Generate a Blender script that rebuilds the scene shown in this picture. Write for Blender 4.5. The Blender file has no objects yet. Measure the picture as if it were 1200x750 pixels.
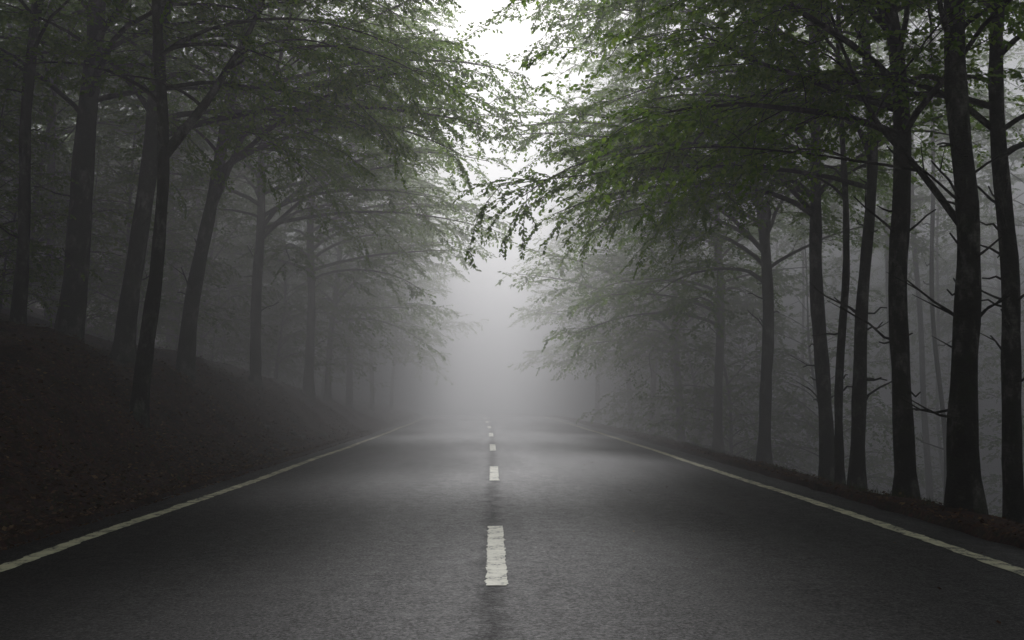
import bpy, math, random
import numpy as np
from mathutils import noise, Vector

scene = bpy.context.scene
COL = scene.collection
CAMH = 1.2
F = 1167.0
PITCH, YAW = math.radians(4.41), math.radians(1.13)

# ------------------------------------------------------------------ helpers
def smooth(t):
    t = max(0.0, min(1.0, t)); return t*t*(3-2*t)

def road_cx(y):
    t = max(0.0, y-15.0)
    return 0.03 - 0.42*(t/40.0)**2 if y < 90 else 0.03-0.42*(75/40)**2 - (y-90)*0.0394*0.5

def road_z(y):
    if y < 60: return 0.0
    t = y-60
    return -0.0014*t*t if t < 40 else -2.24-0.112*(t-40)

def nz(x, y, s, k=0):
    return noise.noise(Vector((x*s, y*s, 3.7+k)))

def ground_h(s, y):
    zr = road_z(y)
    if s < -4.0:
        u = -s-4.0
        k = 1.0-0.62*smooth((y-20)/30.0)
        h = 0.02+k*(1.75*smooth(u/2.3)) + 0.30*(max(u-2.1, 0.0) if u < 40 else 37.9)
        a = min(1.0, u/1.0)
        h += a*(0.30*nz(s, y, 0.45)+0.15*nz(s, y, 1.4, 2)+0.07*nz(s, y, 4.0, 5))
        return zr*(1-0.5*min(1, u/20)) + h
    if s > 4.3:
        v = s-4.3
        h = 0.015
        if v > 0.5: h -= 0.30*(min(v, 1.5)-0.5)
        if v > 1.5: h -= 0.62*(min(v, 22)-1.5)
        if v > 22: h -= 0.1*(min(v, 60)-22)
        a = min(1.0, v/1.0)
        h += a*(0.16*nz(s, y, 0.5, 9)+0.05*nz(s, y, 1.8, 4)) + 0.03*min(1, v/.3)*abs(nz(s, y, 3.5, 1))
        return zr + h
    return zr - 0.16

def new_mesh(name, verts, faces_flat, sizes, mats=None, midx=None, smooth_sh=False):
    me = bpy.data.meshes.new(name)
    verts = np.asarray(verts, dtype=np.float32)
    ff = np.asarray(faces_flat, dtype=np.int32)
    sizes = np.asarray(sizes, dtype=np.int32)
    me.vertices.add(len(verts)); me.vertices.foreach_set("co", verts.ravel())
    me.loops.add(len(ff)); me.loops.foreach_set("vertex_index", ff)
    me.polygons.add(len(sizes))
    st = np.concatenate([[0], np.cumsum(sizes)[:-1]]).astype(np.int32)
    me.polygons.foreach_set("loop_start", st)
    me.polygons.foreach_set("loop_total", sizes)
    if mats:
        for m in mats: me.materials.append(m)
    if midx is not None:
        me.polygons.foreach_set("material_index", np.asarray(midx, dtype=np.int32))
    if smooth_sh:
        me.polygons.foreach_set("use_smooth", np.ones(len(sizes), dtype=bool))
    me.update(calc_edges=True); me.validate()
    return me

def obj(name, data, parent=None, **props):
    o = bpy.data.objects.new(name, data)
    COL.objects.link(o)
    if parent: o.parent = parent
    for k, v in props.items(): o[k] = v
    return o

# ------------------------------------------------------------------ materials
def mat(name):
    m = bpy.data.materials.new(name); m.use_nodes = True
    nt = m.node_tree; nt.nodes.clear()
    out = nt.nodes.new("ShaderNodeOutputMaterial")
    return m, nt, out
def N(nt, t, **kw):
    n = nt.nodes.new(t)
    for k, v in kw.items(): setattr(n, k, v)
    return n
def noise_n(nt, scale, detail=4, rough=.55, vec=None):
    n = N(nt, "ShaderNodeTexNoise"); n.inputs["Scale"].default_value = scale
    n.inputs["Detail"].default_value = detail; n.inputs["Roughness"].default_value = rough
    if vec is not None: nt.links.new(vec, n.inputs["Vector"])
    return n
def ramp(nt, fac, stops):
    r = N(nt, "ShaderNodeValToRGB"); e = r.color_ramp.elements
    while len(e) < len(stops): e.new(0.5)
    for el, (p, c) in zip(e, stops):
        el.position = p; el.color = (*c, 1) if len(c) == 3 else c
    nt.links.new(fac, r.inputs[0]); return r
def g(v): return (v, v, v)
def mapping(nt, scale, src="Object"):
    tc = N(nt, "ShaderNodeTexCoord"); mp = N(nt, "ShaderNodeMapping")
    mp.inputs["Scale"].default_value = scale
    nt.links.new(tc.outputs[src], mp.inputs["Vector"]); return mp.outputs[0]
def mixc(nt, fac, a, b, mode='MIX'):
    m = N(nt, "ShaderNodeMix", data_type='RGBA', blend_type=mode)
    for idx, v in ((0, fac), (6, a), (7, b)):
        if hasattr(v, "links") or hasattr(v, "is_linked"): nt.links.new(v, m.inputs[idx])
        elif isinstance(v, (int, float)): m.inputs[idx].default_value = v
        else: m.inputs[idx].default_value = (*v, 1)
    return m.outputs[2]

def asphalt_mat():
    m, nt, out = mat("wet_asphalt")
    b = N(nt, "ShaderNodeBsdfPrincipled")
    o = mapping(nt, (1, 1, 1)); st = mapping(nt, (1, 0.14, 1))
    agg = noise_n(nt, 50, 5, .8, o)
    big = noise_n(nt, 1.1, 4, .6, st); mid = noise_n(nt, 7, 6, .75, o)
    c1 = ramp(nt, agg.outputs[0], [(.38, (.0013, .0010, .0012)), (.5, (.0050, .0040, .0046)), (.58, (.014, .0115, .013)), (.66, (.10, .09, .091))])
    c2 = ramp(nt, big.outputs[0], [(.3, g(.8)), (.7, g(1.1))])
    c3 = ramp(nt, mid.outputs[0], [(.3, g(.5)), (.7, g(1.3))])
    c = mixc(nt, 1, c1.outputs[0], c2.outputs[0], 'MULTIPLY')
    c = mixc(nt, 1, c, c3.outputs[0], 'MULTIPLY')
    sep = N(nt, "ShaderNodeSeparateXYZ"); nt.links.new(o, sep.inputs[0])
    wob = noise_n(nt, 2.2, 5, .65, o)
    ma = N(nt, "ShaderNodeMath", operation='MULTIPLY_ADD'); nt.links.new(wob.outputs[0], ma.inputs[0]); ma.inputs[1].default_value = .5; ma.inputs[2].default_value = -.25
    ad = N(nt, "ShaderNodeMath", operation='ADD'); nt.links.new(ma.outputs[0], ad.inputs[0]); nt.links.new(sep.outputs[0], ad.inputs[1])
    ab = N(nt, "ShaderNodeMath", operation='ABSOLUTE'); nt.links.new(ad.outputs[0], ab.inputs[0])
    seam = ramp(nt, ab.outputs[0], [(.0, g(.35)), (.05, g(.6)), (.12, g(1.0))])
    c = mixc(nt, 1, c, seam.outputs[0], 'MULTIPLY')
    vo = N(nt, "ShaderNodeTexVoronoi", feature='DISTANCE_TO_EDGE'); vo.inputs["Scale"].default_value = .8
    dist = noise_n(nt, 3, 4, .6, o)
    va = N(nt, "ShaderNodeVectorMath", operation='ADD'); nt.links.new(o, va.inputs[0]); nt.links.new(dist.outputs["Color"], va.inputs[1])
    nt.links.new(va.outputs[0], vo.inputs["Vector"])
    cr = ramp(nt, vo.outputs["Distance"], [(.0, g(.3)), (.010, g(1))])
    c = mixc(nt, .6, c, mixc(nt, 1, c, cr.outputs[0], 'MULTIPLY'))
    nt.links.new(c, b.inputs["Base Color"])
    ro = ramp(nt, big.outputs[0], [(.36, g(.93)), (.60, g(1.06))])
    ro2 = ramp(nt, mid.outputs[0], [(.3, g(.44)), (.7, g(.58))])
    nt.links.new(mixc(nt, 1, ro2.outputs[0], ro.outputs[0], 'MULTIPLY'), b.inputs["Roughness"])
    sp_ = ramp(nt, agg.outputs[0], [(.42, g(.04)), (.62, g(.30))])
    sp2 = mixc(nt, 1, sp_.outputs[0], seam.outputs[0], 'MULTIPLY')
    nt.links.new(sp2, b.inputs["Specular IOR Level"])
    bp = N(nt, "ShaderNodeBump"); bp.inputs["Strength"].default_value = .8; bp.inputs["Distance"].default_value = .007
    nt.links.new(agg.outputs[0], bp.inputs["Height"]); nt.links.new(bp.outputs[0], b.inputs["Normal"])
    nt.links.new(b.outputs[0], out.inputs[0]); return m

def paint_mat(name, c0, c1, thr):
    m, nt, out = mat(name)
    b = N(nt, "ShaderNodeBsdfPrincipled"); o = mapping(nt, (1, 1, 1))
    a = noise_n(nt, 34, 4, .7, o); w = noise_n(nt, 5, 5, .65, o)
    col = ramp(nt, w.outputs[0], [(.3, c0), (.65, c1)])
    sc = mixc(nt, .5, a.outputs[0], w.outputs[0])
    f = ramp(nt, sc, [(thr, g(1)), (thr+.05, g(0))])
    nt.links.new(mixc(nt, f.outputs[0], col.outputs[0], g(.05)), b.inputs["Base Color"])
    b.inputs["Roughness"].default_value = .65
    bp = N(nt, "ShaderNodeBump"); bp.inputs["Strength"].default_value = .4; bp.inputs["Distance"].default_value = .004
    nt.links.new(a.outputs[0], bp.inputs["Height"]); nt.links.new(bp.outputs[0], b.inputs["Normal"])
    nt.links.new(b.outputs[0], out.inputs[0]); return m

def ground_mat():
    m, nt, out = mat("leaf_litter_earth")
    b = N(nt, "ShaderNodeBsdfPrincipled"); o = mapping(nt, (1, 1, 1))
    a = noise_n(nt, 1.2, 6, .6, o); f = noise_n(nt, 22, 5, .75, o)
    vo = N(nt, "ShaderNodeTexVoronoi"); vo.inputs["Scale"].default_value = 16; nt.links.new(o, vo.inputs["Vector"])
    c1 = ramp(nt, f.outputs[0], [(.3, (.026, .013, .010)), (.55, (.078, .040, .030)), (.75, (.17, .092, .066))])
    c2 = ramp(nt, a.outputs[0], [(.35, g(.5)), (.7, g(1.3))])
    c = mixc(nt, 1, c1.outputs[0], c2.outputs[0], 'MULTIPLY')
    c = mixc(nt, .35, c, mixc(nt, 1, c, vo.outputs["Color"], 'MULTIPLY'))
    nt.links.new(c, b.inputs["Base Color"]); b.inputs["Roughness"].default_value = .95
    b.inputs["Specular IOR Level"].default_value = .1
    bp = N(nt, "ShaderNodeBump"); bp.inputs["Strength"].default_value = .9; bp.inputs["Distance"].default_value = .05
    nt.links.new(f.outputs[0], bp.inputs["Height"]); nt.links.new(bp.outputs[0], b.inputs["Normal"])
    nt.links.new(b.outputs[0], out.inputs[0]); return m

def bark_mat():
    m, nt, out = mat("beech_bark")
    b = N(nt, "ShaderNodeBsdfPrincipled"); o = mapping(nt, (1, 1, .5)); o2 = mapping(nt, (1, 1, 3))
    a = noise_n(nt, 4, 6, .7, o); f = noise_n(nt, 20, 4, .7, o2); l = noise_n(nt, 4, 4, .5, mapping(nt, (1, 1, 1)))
    c = ramp(nt, a.outputs[0], [(.3, (.008, .008, .007)), (.52, (.024, .022, .019)), (.66, (.13, .125, .11))]).outputs[0]
    c = mixc(nt, .7, c, mixc(nt, 1, c, ramp(nt, f.outputs[0], [(.3, g(.3)), (.7, g(1.6))]).outputs[0], 'MULTIPLY'))
    mo = ramp(nt, l.outputs[0], [(.5, g(0)), (.66, g(.6))])
    c = mixc(nt, mo.outputs[0], c, (.020, .027, .012))
    nt.links.new(c, b.inputs["Base Color"]); b.inputs["Roughness"].default_value = .9
    b.inputs["Specular IOR Level"].default_value = .12
    bp = N(nt, "ShaderNodeBump"); bp.inputs["Strength"].default_value = 1; bp.inputs["Distance"].default_value = .035
    nt.links.new(f.outputs[0], bp.inputs["Height"]); nt.links.new(bp.outputs[0], b.inputs["Normal"])
    nt.links.new(b.outputs[0], out.inputs[0]); return m

def leaf_mat(name, stops, trans=.45, tm=(2.2, 2.2, .8)):
    m, nt, out = mat(name)
    ge = N(nt, "ShaderNodeNewGeometry")
    r = ramp(nt, ge.outputs["Random Per Island"], stops)
    d = N(nt, "ShaderNodeBsdfDiffuse"); t = N(nt, "ShaderNodeBsdfTranslucent"); mx = N(nt, "ShaderNodeMixShader")
    nt.links.new(r.outputs[0], d.inputs[0])
    tc = mixc(nt, 1, r.outputs[0], tm, 'MULTIPLY')
    nt.links.new(tc, t.inputs[0]); mx.inputs[0].default_value = trans
    nt.links.new(d.outputs[0], mx.inputs[1]); nt.links.new(t.outputs[0], mx.inputs[2])
    nt.links.new(mx.outputs[0], out.inputs[0]); return m

M_ASPH, M_GROUND, M_BARK = asphalt_mat(), ground_mat(), bark_mat()
M_DASH = paint_mat("worn_white_paint", (.48, .46, .37), (.78, .76, .65), .41)
M_EDGE = paint_mat("worn_cream_paint", (.44, .40, .26), (.70, .65, .46), .43)
M_LEAF = leaf_mat("beech_leaves", [(0, (.036, .080, .015)), (.5, (.056, .110, .022)), (1, (.092, .155, .036))], .58, (2.8, 2.5, .95))
M_LITTER = leaf_mat("fallen_beech_leaves", [(0, (.032, .017, .012)), (.5, (.072, .038, .027)), (.9, (.13, .073, .05)), (1, (.20, .13, .07))], .1)
M_GRASS = leaf_mat("verge_grass_blades", [(0, (.02, .03, .012)), (1, (.045, .06, .022))], .2)
m, nt, out = mat("grey_stone")
b = N(nt, "ShaderNodeBsdfPrincipled"); a = noise_n(nt, 7, 6, .7, mapping(nt, (1, 1, 1)))
nt.links.new(ramp(nt, a.outputs[0], [(.3, (.04, .035, .03)), (.7, (.14, .13, .12))]).outputs[0], b.inputs[0]); b.inputs["Roughness"].default_value = .9
nt.links.new(b.outputs[0], out.inputs[0]); M_STONE = m

# ------------------------------------------------------------------ ground + road
def grid_mesh(name, ss, ys, zf, mats, smooth_sh=True, jitter=None):
    ns, ny = len(ss), len(ys); V = np.zeros((ny, ns, 3))
    for j, y in enumerate(ys):
        cx = road_cx(y)
        for i, s in enumerate(ss):
            s2 = s + (jitter(i, y) if jitter else 0)
            V[j, i] = (cx+s2, y, zf(s2, y))
    idx = np.arange(ny*ns).reshape(ny, ns)
    q = np.stack([idx[:-1, :-1], idx[:-1, 1:], idx[1:, 1:], idx[1:, :-1]], -1).reshape(-1)
    return new_mesh(name, V.reshape(-1, 3), q, np.full(len(q)//4, 4), mats, None, smooth_sh)

gs = np.concatenate([[-400, -200, -120, -80], np.arange(-60, -16, 3.), np.arange(-16, -8, .8), np.arange(-8, -4.05, .16), [-4.0, -3.8, -2, 0, 2, 4.1, 4.3],
                     np.arange(4.4, 6.6, .14), np.arange(6.8, 14, .8), np.arange(14, 60, 4.), [80, 120, 200, 400]])
gy = np.concatenate([[-300, -120, -60, -30], np.arange(-20, 4, 2.), np.arange(4, 34, .22), np.arange(34, 70, .8), np.arange(70, 130, 5.), [160, 220, 320, 500]])
obj("ground", grid_mesh("ground", gs, gy, ground_h, [M_GROUND]), kind="structure",
    label="earth bank and forest floor covered in brown leaf litter", category="ground")

def road_h(s, y): return road_z(y) - 0.0045*s*s + 0.03
rs = np.concatenate([[-4.06], np.linspace(-3.85, 4.15, 41), [4.34]])
ry = np.concatenate([np.arange(-30, 2, 1.), np.arange(2, 40, .25), np.arange(40, 125, .75)])
def rj(i, y):
    if i == 0 or i == 42: return .07*noise.noise(Vector((i, y*1.3, 0)))+.04*noise.noise(Vector((i, y*5, 0)))
    return 0
road = obj("road", grid_mesh("road", rs, ry, road_h, [M_ASPH], jitter=rj), kind="structure",
           label="damp dark asphalt two lane road through foggy forest", category="road")
def line(name, s0, w, y0, y1, step=.03):
    ys = np.arange(y0, y1+1e-6, step)
    def j(i, y): return .016*noise.noise(Vector((i*7+s0, y*6, 1)))+.018*noise.noise(Vector((i*7+s0, y*22, 2)))
    me = grid_mesh(name, [s0-w/2, s0, s0+w/2], ys, lambda s, y: road_h(s, y)+.005, [M_DASH], jitter=j)
    return obj(name, me, parent=road)
def eline(s0):
    ys = np.concatenate([np.arange(-5, 30, .06), np.arange(30, 110, .5)])
    def j(i, y): return .026*noise.noise(Vector((i*7+s0, y*5, 1)))+.022*noise.noise(Vector((i*7+s0, y*19, 1)))+.07*noise.noise(Vector((s0, y*.25, 2)))
    me = grid_mesh("edge_line", [s0-.078, s0, s0+.078], ys, lambda s, y: road_h(s, y)+.005, [M_EDGE], jitter=j)
    return obj("edge_line", me, parent=road)
eline(-3.52); eline(3.72)
y = 6.28
line("centre_dash", .0, .135, y-7.8, y-7.8+2.85)
while y < 95:
    line("centre_dash", .0, .135, y, y+2.85); y += 7.75

# ------------------------------------------------------------------ tree generator
def unit(v): return v/np.maximum(np.linalg.norm(v, axis=-1, keepdims=True), 1e-9)
class Buf:
    def __init__(s): s.v = []; s.f = []; s.n = 0
    def tube(s, P, rad, k, rg=None, lump=0):
        P = np.asarray(P); n = len(P)
        T = unit(np.gradient(P, axis=0))
        ref = np.array([1., 0, 0]) if abs(T[:, 2]).mean() > .7 else np.array([0, 0, 1.])
        A = unit(np.cross(T, ref)); B = np.cross(T, A)
        an = np.arange(k)*2*math.pi/k
        rr = np.asarray(rad)[:, None]*np.ones((1, k))
        if lump:
            ph = rg.uniform(0, 6.28, 4); zz = np.arange(n)[:, None]
            rr = rr*(1+lump*(np.sin(an*2+ph[0]+zz*.35)+.7*np.sin(an*3+ph[1]-zz*.5)+.5*np.sin(an*5+ph[2]+zz*1.1)+.8*np.sin(zz*1.7+ph[3])+rg.normal(0, .45, rr.shape)))
        V = P[:, None]+rr[..., None]*(np.cos(an)[None, :, None]*A[:, None]+np.sin(an)[None, :, None]*B[:, None])
        idx = np.arange(n*k).reshape(n, k)+s.n; nx = np.roll(idx, -1, 1)
        s.f.append(np.stack([idx[:-1], nx[:-1], nx[1:], idx[1:]], -1).reshape(-1, 4))
        s.v.append(V.reshape(-1, 3)); s.n += n*k

def interp_path(ctrl, n):
    ctrl = np.asarray(ctrl, float); z = np.linspace(ctrl[0, 2], ctrl[-1, 2], n)
    x = np.interp(z, ctrl[:, 2], ctrl[:, 0]); y = np.interp(z, ctrl[:, 2], ctrl[:, 1])
    for _ in range(5):
        x[1:-1] = (x[:-2]+2*x[1:-1]+x[2:])/4; y[1:-1] = (y[:-2]+2*y[1:-1]+y[2:])/4
    return np.stack([x, y, z], 1)

def build_tree(name, seed, ctrl, r0, zmin=3.5, nlimb=30, reach=5.5, bias=(1, 0), biasw=.5, forks=(), stubs=4, leaf=.085, twd=.34, droop=1.1, sp=.11, per=9, taper=.6, stubl=.9):
    rg = np.random.default_rng(seed)
    wood = Buf(); twig = Buf(); tw = []
    H = ctrl[-1][2]
    P = interp_path([(ctrl[0][0], ctrl[0][1], -0.6)]+list(ctrl), 56)
    wz = P[:, 2]
    P[:, 0] += .05*np.sin(wz*1.1+rg.uniform(0, 6))*np.clip(wz/3, 0, 1); P[:, 1] += .07*np.sin(wz*.8+rg.uniform(0, 6))*np.clip(wz/3, 0, 1)
    rad = r0*(1-.82*np.clip(wz/H, 0, 1)**.9)*(1+.4*np.exp(-np.clip(wz, 0, 9)/.3))
    wood.tube(P, rad, 16, rg, .055)
    stems = [(P, rad, zmin)]
    for fk in forks:
        z0, pts, fr = fk
        i = int(np.argmin(abs(P[:, 2]-z0)))
        c = np.vstack([P[i], np.asarray(pts, float)])
        t = np.linspace(0, 1, 22); tt = np.linspace(0, 1, len(c))
        Q = np.stack([np.interp(t, tt, c[:, k]) for k in range(3)], 1)
        for _ in range(3): Q[1:-1] = (Q[:-2]+2*Q[1:-1]+Q[2:])/4
        fr_ = fr*(1-.75*t)
        wood.tube(Q, fr_, 10, rg, .04); stems.append((Q, fr_, Q[0, 2]+.8))
    ba = math.atan2(bias[1], bias[0])
    tot = sum((S[0][-1, 2]-S[2]) for S in stems)
    limbs = []
    for (Q, qr, zm) in stems:
        k = max(3, int(nlimb*(Q[-1, 2]-zm)/tot)); ga = rg.uniform(0, 6.28)
        for j in range(k):
            z = zm+(Q[-1, 2]-zm)*((j+rg.uniform(0, .9))/k)**1.25
            i = int(np.argmin(abs(Q[:, 2]-z))); i = min(i, len(Q)-2)
            ga += 2.4+rg.normal(0, .3); az = ga
            if rg.random() < biasw: az = ba+rg.normal(0, .65)
            tz = (z-zmin)/(H-zmin)
            d = math.cos(az-ba)
            L = reach*(1-taper*max(tz, 0)**1.5)*rg.uniform(.55, 1.08)*(1+.22*d*biasw*2-.1)
            limbs.append((Q[i], az, L, min(qr[i]*.5, .014+.009*L), tz))
    for (o, az, L, lr, tz) in limbs:
        n = 11; t = np.linspace(0, 1, n)
        e0 = math.radians(rg.uniform(12, 50)+22*max(tz, 0)); e1 = math.radians(rg.uniform(-38, -2)*droop+30*max(tz, 0))
        el = e0+(e1-e0)*t**.8; a = az+np.cumsum(rg.normal(0, .12, n))
        D = np.stack([np.cos(a)*np.cos(el), np.sin(a)*np.cos(el), np.sin(el)], 1)
        Q = o+np.vstack([np.zeros(3), np.cumsum(D[:-1]*(L/(n-1)), 0)])
        wood.tube(Q, lr*(1-.86*t), 6)
        ns = int(L/.33); sd = 1 if rg.random() < .5 else -1
        for q in range(ns):
            tt = .16+.84*(q+.5)/ns; sd = -sd
            x = tt*(n-1); i = min(int(x), n-2); fr = x-i
            p = Q[i]*(1-fr)+Q[i+1]*fr
            a2 = a[i]+sd*rg.uniform(.5, 1.15); l2 = (.42*L*(1-.72*tt)+.45)*rg.uniform(.5, 1.15)
            n2 = 5; t2 = np.linspace(0, 1, n2)
            e2 = el[i]*.6+rg.normal(0, .25)-.55*t2*rg.uniform(.2, 1.6)*droop
            a3 = a2-sd*.25*t2
            D2 = np.stack([np.cos(a3)*np.cos(e2), np.sin(a3)*np.cos(e2), np.sin(e2)], 1)
            Q2 = p+np.vstack([np.zeros(3), np.cumsum(D2[:-1]*(l2/(n2-1)), 0)])
            twig.tube(Q2, (.003+.003*l2)*(1-.8*t2), 4)
            m2 = max(3, int(l2/sp)); s3 = 1
            for w in range(m2):
                u = .12+.88*(w+.6)/m2; s3 = -s3
                x2 = u*(n2-1); i2 = min(int(x2), n2-2); f2 = x2-i2
                p2 = Q2[i2]*(1-f2)+Q2[i2+1]*f2
                a4 = a3[i2]+s3*rg.uniform(.35, 1.0); e4 = e2[i2]+rg.normal(-.12, .28)
                tw.append((*p2, math.cos(a4)*math.cos(e4), math.sin(a4)*math.cos(e4), math.sin(e4), twd*(1.25-.6*u)*rg.uniform(.6, 1.3)))
    for _ in range(stubs):
        z = rg.uniform(1.0, max(zmin, 2.5)); i = int(np.argmin(abs(P[:, 2]-z))); az = rg.uniform(0, 6.28); l = rg.uniform(.12, stubl)*rg.uniform(.5, 1)
        t = np.linspace(0, 1, 5); kk = rg.uniform(-.1, .8)
        Q = P[i]+np.stack([np.cos(az)*l*t, np.sin(az)*l*t, l*kk*t+rg.normal(0, .02, 5)], 1)
        Q[0] = P[i]; wood.tube(Q, .017*(1-.6*t)+.002, 5)
        if l > .45:
            b3 = az+rg.choice([-.8, .8]); Q3 = Q[3]+np.stack([np.cos(b3)*l*.5*t, np.sin(b3)*l*.5*t, l*.3*t], 1); wood.tube(Q3, .008*(1-.8*t)+.001, 4)
    tw = np.array(tw)
    O, D, L = tw[:, :3], unit(tw[:, 3:6]), tw[:, 6]
    up = np.array([0, 0, 1.]); S = unit(np.cross(D, up)); U = np.cross(S, D); nT = len(O)
    r = .0024
    E = O+D*L[:, None]
    tv = np.stack([O+S*r, O-S*r*.5+U*r, O-S*r*.5-U*r, E], 1).reshape(-1, 3)
    b0 = np.arange(nT)*4
    tf = np.stack([b0, b0+1, b0+3, b0+1, b0+2, b0+3, b0+2, b0, b0+3], 1).reshape(-1)
    k = np.tile(np.arange(per), nT); ti = np.repeat(np.arange(nT), per)
    u = (k+.6)/per; sgn = np.where(k % 2 == 0, 1., -1.)
    base = O[ti]+D[ti]*(L[ti]*u)[:, None]
    ang = np.where(k == per-1, 0, sgn*rg.uniform(.5, 1.2, len(k)))
    dr = unit(D[ti]*np.cos(ang)[:, None]+S[ti]*np.sin(ang)[:, None]+np.stack([rg.normal(0, .15, len(k)), rg.normal(0, .15, len(k)), rg.normal(-.28, .35, len(k))], 1))
    sz = leaf*rg.uniform(.55, 1.2, len(k))
    nrm = unit(np.stack([rg.normal(0, .55, len(k)), rg.normal(0, .55, len(k)), np.ones(len(k))], 1))
    sdv = unit(np.cross(dr, nrm)); w = (sz*.34)[:, None]
    a1 = base+dr*(sz*.45)[:, None]+sdv*w; a2 = base+dr*sz[:, None]; a3 = base+dr*(sz*.45)[:, None]-sdv*w
    lv = np.stack([base, a1, a2, a3], 1).reshape(-1, 3)
    keep = len(lv)//4
    wv = np.vstack(wood.v); wf = np.vstack(wood.f)
    trunk = new_mesh(name+"_trunk", wv, wf.ravel(), np.full(len(wf), 4), [M_BARK], None, True)
    gv = np.vstack(twig.v); gf = np.vstack(twig.f)
    n1 = len(gv); n2_ = n1+len(tv)
    V = np.vstack([gv, tv, lv]); lf = np.arange(keep*4)+n2_
    ff = np.concatenate([gf.ravel(), tf+n1, lf])
    sizes = np.concatenate([np.full(len(gf), 4), np.full(nT*3, 3), np.full(keep, 4)])
    mi = np.concatenate([np.zeros(len(gf)+nT*3), np.ones(keep)])
    crown = new_mesh(name+"_crown", V, ff, sizes, [M_BARK, M_LEAF], mi)
    return trunk, crown, keep

leaves_total = 0
def place_tree(meshes, x, y, z, rot=0, sc=1, label="tall beech tree with dark trunk standing in fog"):
    global leaves_total
    e = bpy.data.objects.new("beech_tree", None); e.empty_display_size = .5; COL.objects.link(e)
    e.location = (x, y, z); e.rotation_euler = (0, 0, rot); e.scale = (sc, sc, sc)
    e["label"] = label; e["category"] = "tree"; e["group"] = "beech trees lining the road"
    obj("trunk", meshes[0], parent=e); obj("crown", meshes[1], parent=e); leaves_total += meshes[2]
    return e

def sight(px, py, d):
    """survey a bearing/elevation into ground coordinates at distance d along the road"""
    a, b_ = (px-600)/F, (375-py)/F
    fy = math.cos(PITCH)-b_*math.sin(PITCH); fz = math.sin(PITCH)+b_*math.cos(PITCH)
    X = a*math.cos(YAW)+fy*math.sin(YAW); Y = fy*math.cos(YAW)-a*math.sin(YAW)
    return X/Y*d, CAMH+fz/Y*d

def own_tree(seed, d, pts, r, top, label, ground_side, **kw):
    W = [sight(px, py, d) for px, py in pts]
    x0 = W[0][0]; z0 = ground_h(x0-road_cx(d), d)
    ctrl = [(0, 0, 0)]+[(w[0]-x0, .0, w[1]-z0) for w in W[1:]]
    l = ctrl[-1]; pr = ctrl[-2]; k = (l[0]-pr[0])/max(l[2]-pr[2], .1)
    ctrl.append((l[0]+.5*k*(top-l[2]), 0, top))
    fk = []
    for z_px, fpts, fr in kw.pop("fk", []):
        zz = sight(600, z_px, d)[1]-z0
        fk.append((zz, [(sight(px, py, d)[0]-x0, dy, sight(px, py, d)[1]-z0) for px, py, dy in fpts], fr))
    ms = build_tree("beech", seed, ctrl, r, bias=(-ground_side, 0), forks=fk, **kw)
    place_tree(ms, x0, d, z0-.02, label=label)

LB = "beech tree with slender dark trunk on the earth bank"
own_tree(11, 15, [(18, 420), (30, 250), (42, 0)], .10, 15, LB, -1, zmin=4.0, nlimb=28, reach=4)
own_tree(12, 16.4, [(78, 420), (95, 250), (112, 0)], .20, 18, "thick dark beech trunk rising from the bank", -1, zmin=3.8, nlimb=48, reach=5.4)
own_tree(13, 17, [(143, 430), (165, 230), (185, 120), (195, 0)], .17, 17, "dark beech trunk leaning slightly over the bank", -1, zmin=3.8, nlimb=46, reach=5.4)
own_tree(34, 14.5, [(163, 425), (185, 270), (197, 175), (190, 90), (182, 0)], .115, 13, "forked beech tree with a curving limb over the bank", -1, zmin=4.6, nlimb=26, reach=3.6,
         fk=[(180, [(240, 110, .2), (285, 20, .5), (320, -100, .8)], .08)])
own_tree(15, 19, [(215, 415), (240, 250), (262, 150), (300, 10)], .15, 16, "beech tree leaning out towards the road", -1, zmin=3.8, nlimb=48, reach=5.3,
         fk=[(250, [(285, 170, -.3), (335, 90, -.6), (370, -40, -1)], .065)])
own_tree(16, 25, [(300, 405), (305, 200), (316, 0)], .14, 16, LB, -1, zmin=3.6, nlimb=54, reach=6.2)
own_tree(17, 31, [(362, 415), (366, 250), (372, 0)], .15, 16, LB, -1, zmin=3.6, nlimb=50, reach=6.1, sp=.14, leaf=.11)
RB = "tall beech tree on the verge above the drop"
own_tree(21, 10.5, [(1132, 615), (1127, 430), (1130, 300), (1124, 100), (1128, 0)], .15, 17, "tall mossy beech trunk at the edge of the verge", 1, zmin=4.4, nlimb=30, reach=4.4, biasw=.3, stubs=24,
         fk=[(260, [(1098, 180, .5), (1066, 120, .9), (1035, 20, 1.2), (1000, -150, 1.6)], .045)])
own_tree(22, 12.2, [(1062, 605), (1057, 400), (1054, 200), (1045, 60), (1040, 0)], .13, 17, RB, 1, zmin=4.4, nlimb=40, reach=4.8, stubs=16)
own_tree(23, 11.6, [(1190, 620), (1182, 400), (1172, 150), (1176, 0)], .12, 16, RB, 1, zmin=4.4, nlimb=28, reach=4, biasw=.2, stubs=16)
own_tree(24, 14.7, [(1003, 595), (1010, 400), (1020, 200), (1016, 0)], .105, 17, RB, 1, zmin=4.6, nlimb=42, reach=5.0, stubs=12)
own_tree(25, 16.8, [(970, 580), (962, 350), (950, 150), (955, 0)], .13, 17, RB, 1, zmin=4.4, nlimb=52, reach=5.4, stubs=10)
own_tree(26, 21, [(895, 560), (902, 400), (890, 250), (880, 100), (884, 0)], .14, 17, RB, 1, zmin=4.0, nlimb=56, reach=5.8, stubs=8)
own_tree(27, 15.2, [(985, 590), (984, 380), (990, 180), (985, 0)], .07, 12, "thin young beech on the verge", 1, zmin=4.4, nlimb=20, reach=3.2)

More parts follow.
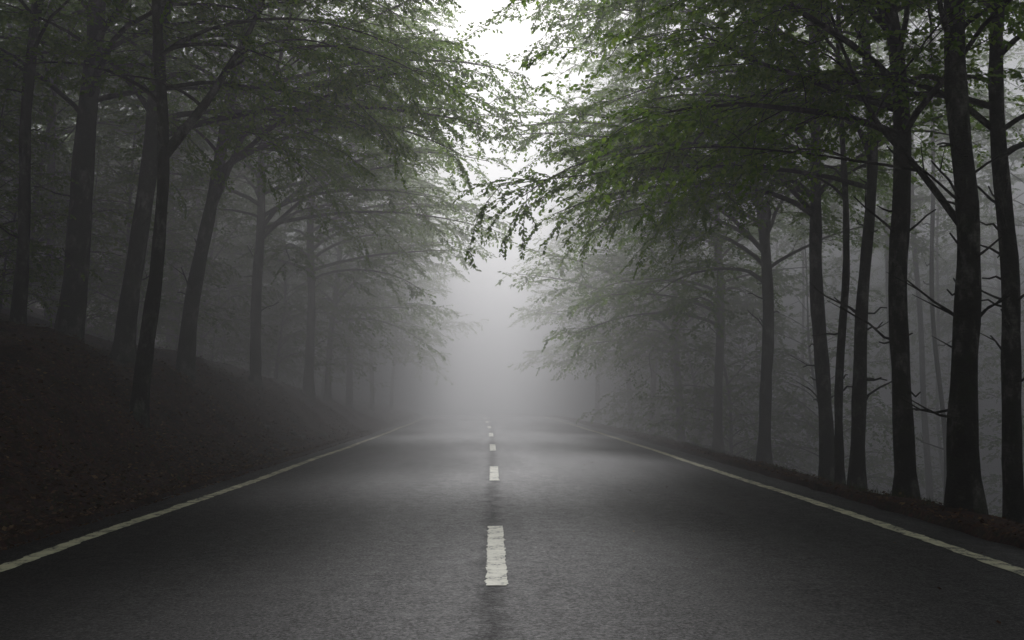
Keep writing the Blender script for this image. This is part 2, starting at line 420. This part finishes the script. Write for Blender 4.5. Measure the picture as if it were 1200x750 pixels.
V = []
rg = np.random.default_rng(99)
far = dict(sp=.16, per=8, leaf=.115, twd=.38)
for i in range(5):
    H = rg.uniform(14, 16.5); bx = rg.normal(0, .4, 3)
    V.append(build_tree("beech", 50+i, [(0, 0, 0), (bx[0]*.5, bx[1]*.4, H*.3), (bx[0]+.3, bx[1], H*.6), (bx[0]+.6, bx[2], H)], rg.uniform(.10, .16),
             zmin=[3.0, 4.5, 2.6, 5, 3.2][i], nlimb=[46, 34, 48, 32, 44][i], reach=[5.3, 4.8, 5.3, 4.6, 5.3][i], biasw=.35, stubs=6, **far))
for i in range(2):   # 5,6 understorey with low crowns
    V.append(build_tree("young_beech", 80+i, [(0, 0, 0), (.2, .1, 2.5), (.5, -.1, 5), (.7, 0, 8.5)], .06, zmin=.5, nlimb=44, reach=3.6, biasw=.1, stubs=1, **far))
for i in range(2):   # 7,8 tall bare boles rooted low on the slope
    H = 24; V.append(build_tree("beech", 90+i, [(0, 0, 0), (.2, .1, 8), (.3-.5*i, -.1, 15), (.4, 0, H)], .10-.04*i, zmin=11.0, nlimb=32, reach=4.8, biasw=.2, stubs=16, **far))
spots = []
def ok(x, y, dmin): return all((x-a)**2+(y-b)**2 > dmin*dmin for a, b in spots)
for x, y in [(-7.2, 15), (-6.9, 16.4), (-6.4, 17), (-5.1, 14.5), (-5.9, 19), (-6.2, 26), (-5.9, 32), (5, 10.5), (5, 12.2), (6, 11.6), (5.4, 14.7), (5.4, 16.8), (5.7, 21), (5.3, 15.2)]: spots.append((x, y))
cnt = 0
def put(s, y, vi=None, sc=None, lab=None):
    global cnt
    x = s+road_cx(y); spots.append((x, y))
    left = s < 0
    rot = (0 if left else math.pi)+rg.normal(0, .45)
    vi = rg.integers(0, 5) if vi is None else vi
    kind = "young beech with low leafy crown" if vi in (5, 6) else "beech tree fading into fog"
    place_tree(V[vi], x, y, ground_h(s, y)-.03, rot, sc or rg.uniform(.9, 1.12), kind+(" on the bank" if left else " on the slope"))
    cnt += 1
# roadside rows
for s, y, vi in [(-6.0, 37, 2), (-6.0, 43.5, 0), (-5.8, 51, 4), (5.8, 52, 0), (-5.4, 58, 2), (6.0, 26.5, 4), (6.1, 32, 2), (6.2, 38, 4), (6.3, 44, 2), (-7.5, 9, 1),
                 (7.2, 30, 5), (7.4, 35, 6), (7.8, 40, 5), (9.4, 33, 6), (10, 37, 5), (8, 46, 6), (9.6, 28, 6), (-7.4, 34.5, 5), (-7.2, 40, 6), (-7.6, 46, 5), (-9, 51, 6),
                 (-12, 50, 6), (-13.5, 46, 5), (-17, 47, 5)]: put(s, y, vi)
# dark thicket behind the bank
nr = tries = 0
while nr < 34 and tries < 9000:
    tries += 1
    s = -rg.uniform(8.2, 20); y = rg.uniform(9.5, 43)
    if -s/y > .85: continue
    if ok(s+road_cx(y), y, 2.1): put(s, y, rg.integers(5, 7), rg.uniform(.85, 1.15)); nr += 1
for i in range(17):   # low saplings just behind the shoulder of the bank
    y = 12+i*1.9; put(-8.0-rg.uniform(0, 1.6), y, 5+i % 2, rg.uniform(.36, .5))
for s, y, vi in [(-9.5, 21.5, 3), (-8.6, 27, 1), (-11.5, 24, 0), (-12, 33, 2), (-9, 31, 3), (-14, 27, 4), (-13, 19.5, 2), (-10.5, 41, 0), (-9.3, 14, 1)]: put(s, y, vi)
# trees added around and behind the viewer to shade the foreground and near trunks
for s, y, vi in [(-6.4, 1, 0), (7.2, 1.5, 1), (-6, -4, 4), (6, -3.5, 0), (-6.5, -9, 2), (6.2, -9, 4), (-10, 5, 3), (-5.8, -15, 0), (5.9, -15, 2), (11, 5, 2)]: put(s, y, vi)
tries = nr = 0
while nr < 13 and tries < 6000:
    tries += 1
    y = rg.uniform(17, 44); s = rg.uniform(8, 21)
    if s/y > .58: continue
    if ok(s+road_cx(y), y, 2.4): put(s, y, rg.integers(7, 9)); nr += 1
for s, y in [(17, 30), (19, 26), (15, 35), (16, 24)]: put(s, y, rg.integers(5, 7), rg.uniform(1.0, 1.3))

# ------------------------------------------------------------------ litter, grass, stones
def scatter_leaves(n, fn, seed, size):
    rr = np.random.default_rng(seed); V_ = []
    for _ in range(n):
        s, y = fn(rr); x = s+road_cx(y)
        z = (road_h(s, y)+.006) if -3.98 < s < 4.26 else ground_h(s, y)+.012
        a = rr.uniform(0, 6.28); l = size*rr.uniform(.5, 1.2); w = l*.33
        d = np.array([math.cos(a), math.sin(a), rr.normal(0, .25)]); q = np.array([-math.sin(a), math.cos(a), rr.normal(0, .35)])
        p = np.array([x, y, z+abs(d[2])*l*.5+abs(q[2])*w])
        V_ += [p-d*l*.5, p+q*w, p+d*l*.5, p-q*w]
    return V_
def f_bank(rr):
    return -4.0-abs(rr.normal(0, 1.5))-.02, 5+28*rr.random()**1.3
def f_edge(rr):
    y = 4+30*rr.random()**1.2
    return (-3.95-abs(rr.normal(0, .12)), y) if rr.random() < .5 else (4.3+abs(rr.normal(-.05, .35)), y)
def f_road(rr):
    return rr.uniform(1.2, 4.2), 4+14*rr.random()
vv = scatter_leaves(26000, f_bank, 1, .065)+scatter_leaves(10000, f_edge, 2, .05)+scatter_leaves(60, f_road, 3, .03)
obj("leaf_litter", new_mesh("leaf_litter", vv, np.arange(len(vv)), np.full(len(vv)//4, 4), [M_LITTER]), kind="stuff",
    label="brown fallen beech leaves on the bank and verges", category="fallen leaves")

rr = np.random.default_rng(5); gv = []
for _ in range(700):
    y = 6+30*rr.random(); left = rr.random() < .3
    s = -4.15-abs(rr.normal(0, .7)) if left else 4.6+abs(rr.normal(0, .5))
    if nz(s, y, .9, 12) < .05: continue
    for _b in range(9):
        s2 = s+rr.normal(0, .05); y2 = y+rr.normal(0, .05); z = ground_h(s2, y2)-.01; x = s2+road_cx(y2)
        a = rr.uniform(0, 6.28); h = rr.uniform(.04, .13); ln = rr.uniform(.2, .9)*h; w = .003
        p = np.array([x, y2, z]); sd = np.array([-math.sin(a)*w, math.cos(a)*w, 0]); dv = np.array([math.cos(a), math.sin(a), 0])
        m1 = p+dv*ln*.35+np.array([0, 0, h*.65])
        gv += [p-sd, p+sd, m1+sd*.7, m1-sd*.7, m1-sd*.7, m1+sd*.7, p+dv*ln+np.array([0, 0, h*.9])+sd*.1, p+dv*ln+np.array([0, 0, h*.9])-sd*.1]
obj("verge_grass", new_mesh("verge_grass", gv, np.arange(len(gv)), np.full(len(gv)//4, 4), [M_GRASS]), kind="stuff",
    label="sparse short grass tufts along the road verges", category="grass")

import bmesh
for i in range(12):
    y = rr.uniform(20, 34); s = -4.3-abs(rr.normal(0, .7))
    bm = bmesh.new(); bmesh.ops.create_icosphere(bm, subdivisions=2, radius=1)
    sc = rr.uniform(.04, .11); o3 = Vector(rr.uniform(0, 50, 3))
    for v in bm.verts:
        v.co *= 1+.35*noise.noise(v.co*1.3+o3); v.co.x *= sc*1.3; v.co.y *= sc; v.co.z *= sc*.7
    me = bpy.data.meshes.new("stone"); bm.to_mesh(me); bm.free(); me.materials.append(M_STONE)
    o = obj("stone", me, label="grey stone lying in leaf litter on the bank", category="stone", group="stones on the bank")
    o.location = (s+road_cx(y), y, ground_h(s, y)+sc*.1); o.rotation_euler = (0, 0, rr.uniform(0, 6))

# ------------------------------------------------------------------ fog: thin near the ground here, a bank of it down the road
m, nt, out = mat("fog_volume")
vs = N(nt, "ShaderNodeVolumeScatter"); vs.inputs["Color"].default_value = (1, .988, .972, 1)
vs.inputs["Anisotropy"].default_value = .42
ge = N(nt, "ShaderNodeNewGeometry"); sp = N(nt, "ShaderNodeSeparateXYZ"); nt.links.new(ge.outputs["Position"], sp.inputs[0])
def mr(sock, a0, a1, b0, b1, it='LINEAR'):
    n = N(nt, "ShaderNodeMapRange", interpolation_type=it); nt.links.new(sock, n.inputs[0])
    for i, x in enumerate((a0, a1, b0, b1)): n.inputs[i+1].default_value = x
    return n.outputs[0]
def mul(a_, b_):
    n = N(nt, "ShaderNodeMath", operation='MULTIPLY'); nt.links.new(a_, n.inputs[0]); nt.links.new(b_, n.inputs[1]); return n.outputs[0]
ax = N(nt, "ShaderNodeMath", operation='ABSOLUTE'); nt.links.new(sp.outputs[0], ax.inputs[0])
d_ = mul(mr(sp.outputs[1], 10, 31, .004, .066), mr(sp.outputs[2], 4, 13, 1, .3))
d_ = mul(d_, mr(ax.outputs[0], 2.5, 6.0, .72, 1.7))       # fog hangs under the trees more than over the tarmac
d_ = mul(d_, mr(sp.outputs[0], -14, -8, .2, 1))
nt.links.new(d_, vs.inputs["Density"])
nt.links.new(vs.outputs[0], out.inputs["Volume"])
x0, x1, y0, y1, z0, z1 = -90, 90, -30, 190, -400, 20
cv = [(x, y, z) for z in (z0, z1) for y in (y0, y1) for x in (x0, x1)]
cf = [0, 2, 3, 1, 4, 5, 7, 6, 0, 1, 5, 4, 2, 6, 7, 3, 0, 4, 6, 2, 1, 3, 7, 5]
obj("fog", new_mesh("fog", cv, cf, [4]*6, [m]), kind="structure", label="pale grey mist filling the forest and road", category="fog")

# ------------------------------------------------------------------ light
w = bpy.data.worlds.new("World"); scene.world = w; w.use_nodes = True
nt = w.node_tree; nt.nodes.clear()
sky = N(nt, "ShaderNodeTexSky", sky_type='NISHITA'); sky.sun_disc = False
EL, AZ = math.radians(38), math.radians(1)
sky.sun_elevation = EL; sky.sun_rotation = AZ; sky.air_density = 1; sky.dust_density = 2
hs = N(nt, "ShaderNodeHueSaturation"); hs.inputs["Saturation"].default_value = .28
bg = N(nt, "ShaderNodeBackground"); bg.inputs[1].default_value = .088
wo = N(nt, "ShaderNodeOutputWorld")
nt.links.new(sky.outputs[0], hs.inputs["Color"]); nt.links.new(hs.outputs[0], bg.inputs[0]); nt.links.new(bg.outputs[0], wo.inputs[0])
sl = bpy.data.lights.new("sun", 'SUN'); sl.energy = 4.2; sl.angle = math.radians(14); sl.color = (1, .98, .985)
so = bpy.data.objects.new("sun", sl); COL.objects.link(so)
so.rotation_euler = (-(math.pi/2-EL), 0, -AZ)

cam = bpy.data.cameras.new("camera"); cam.lens = 35; cam.sensor_width = 36; cam.clip_end = 1500; cam.clip_start = .05
co = bpy.data.objects.new("camera", cam); COL.objects.link(co)
co.location = (0, 0, CAMH); co.rotation_euler = (math.pi/2+PITCH, 0, -YAW)
scene.camera = co
scene.view_settings.view_transform = 'Standard'; scene.view_settings.look = 'None'; scene.view_settings.exposure = 0
print("trees", cnt, "leaves", leaves_total)
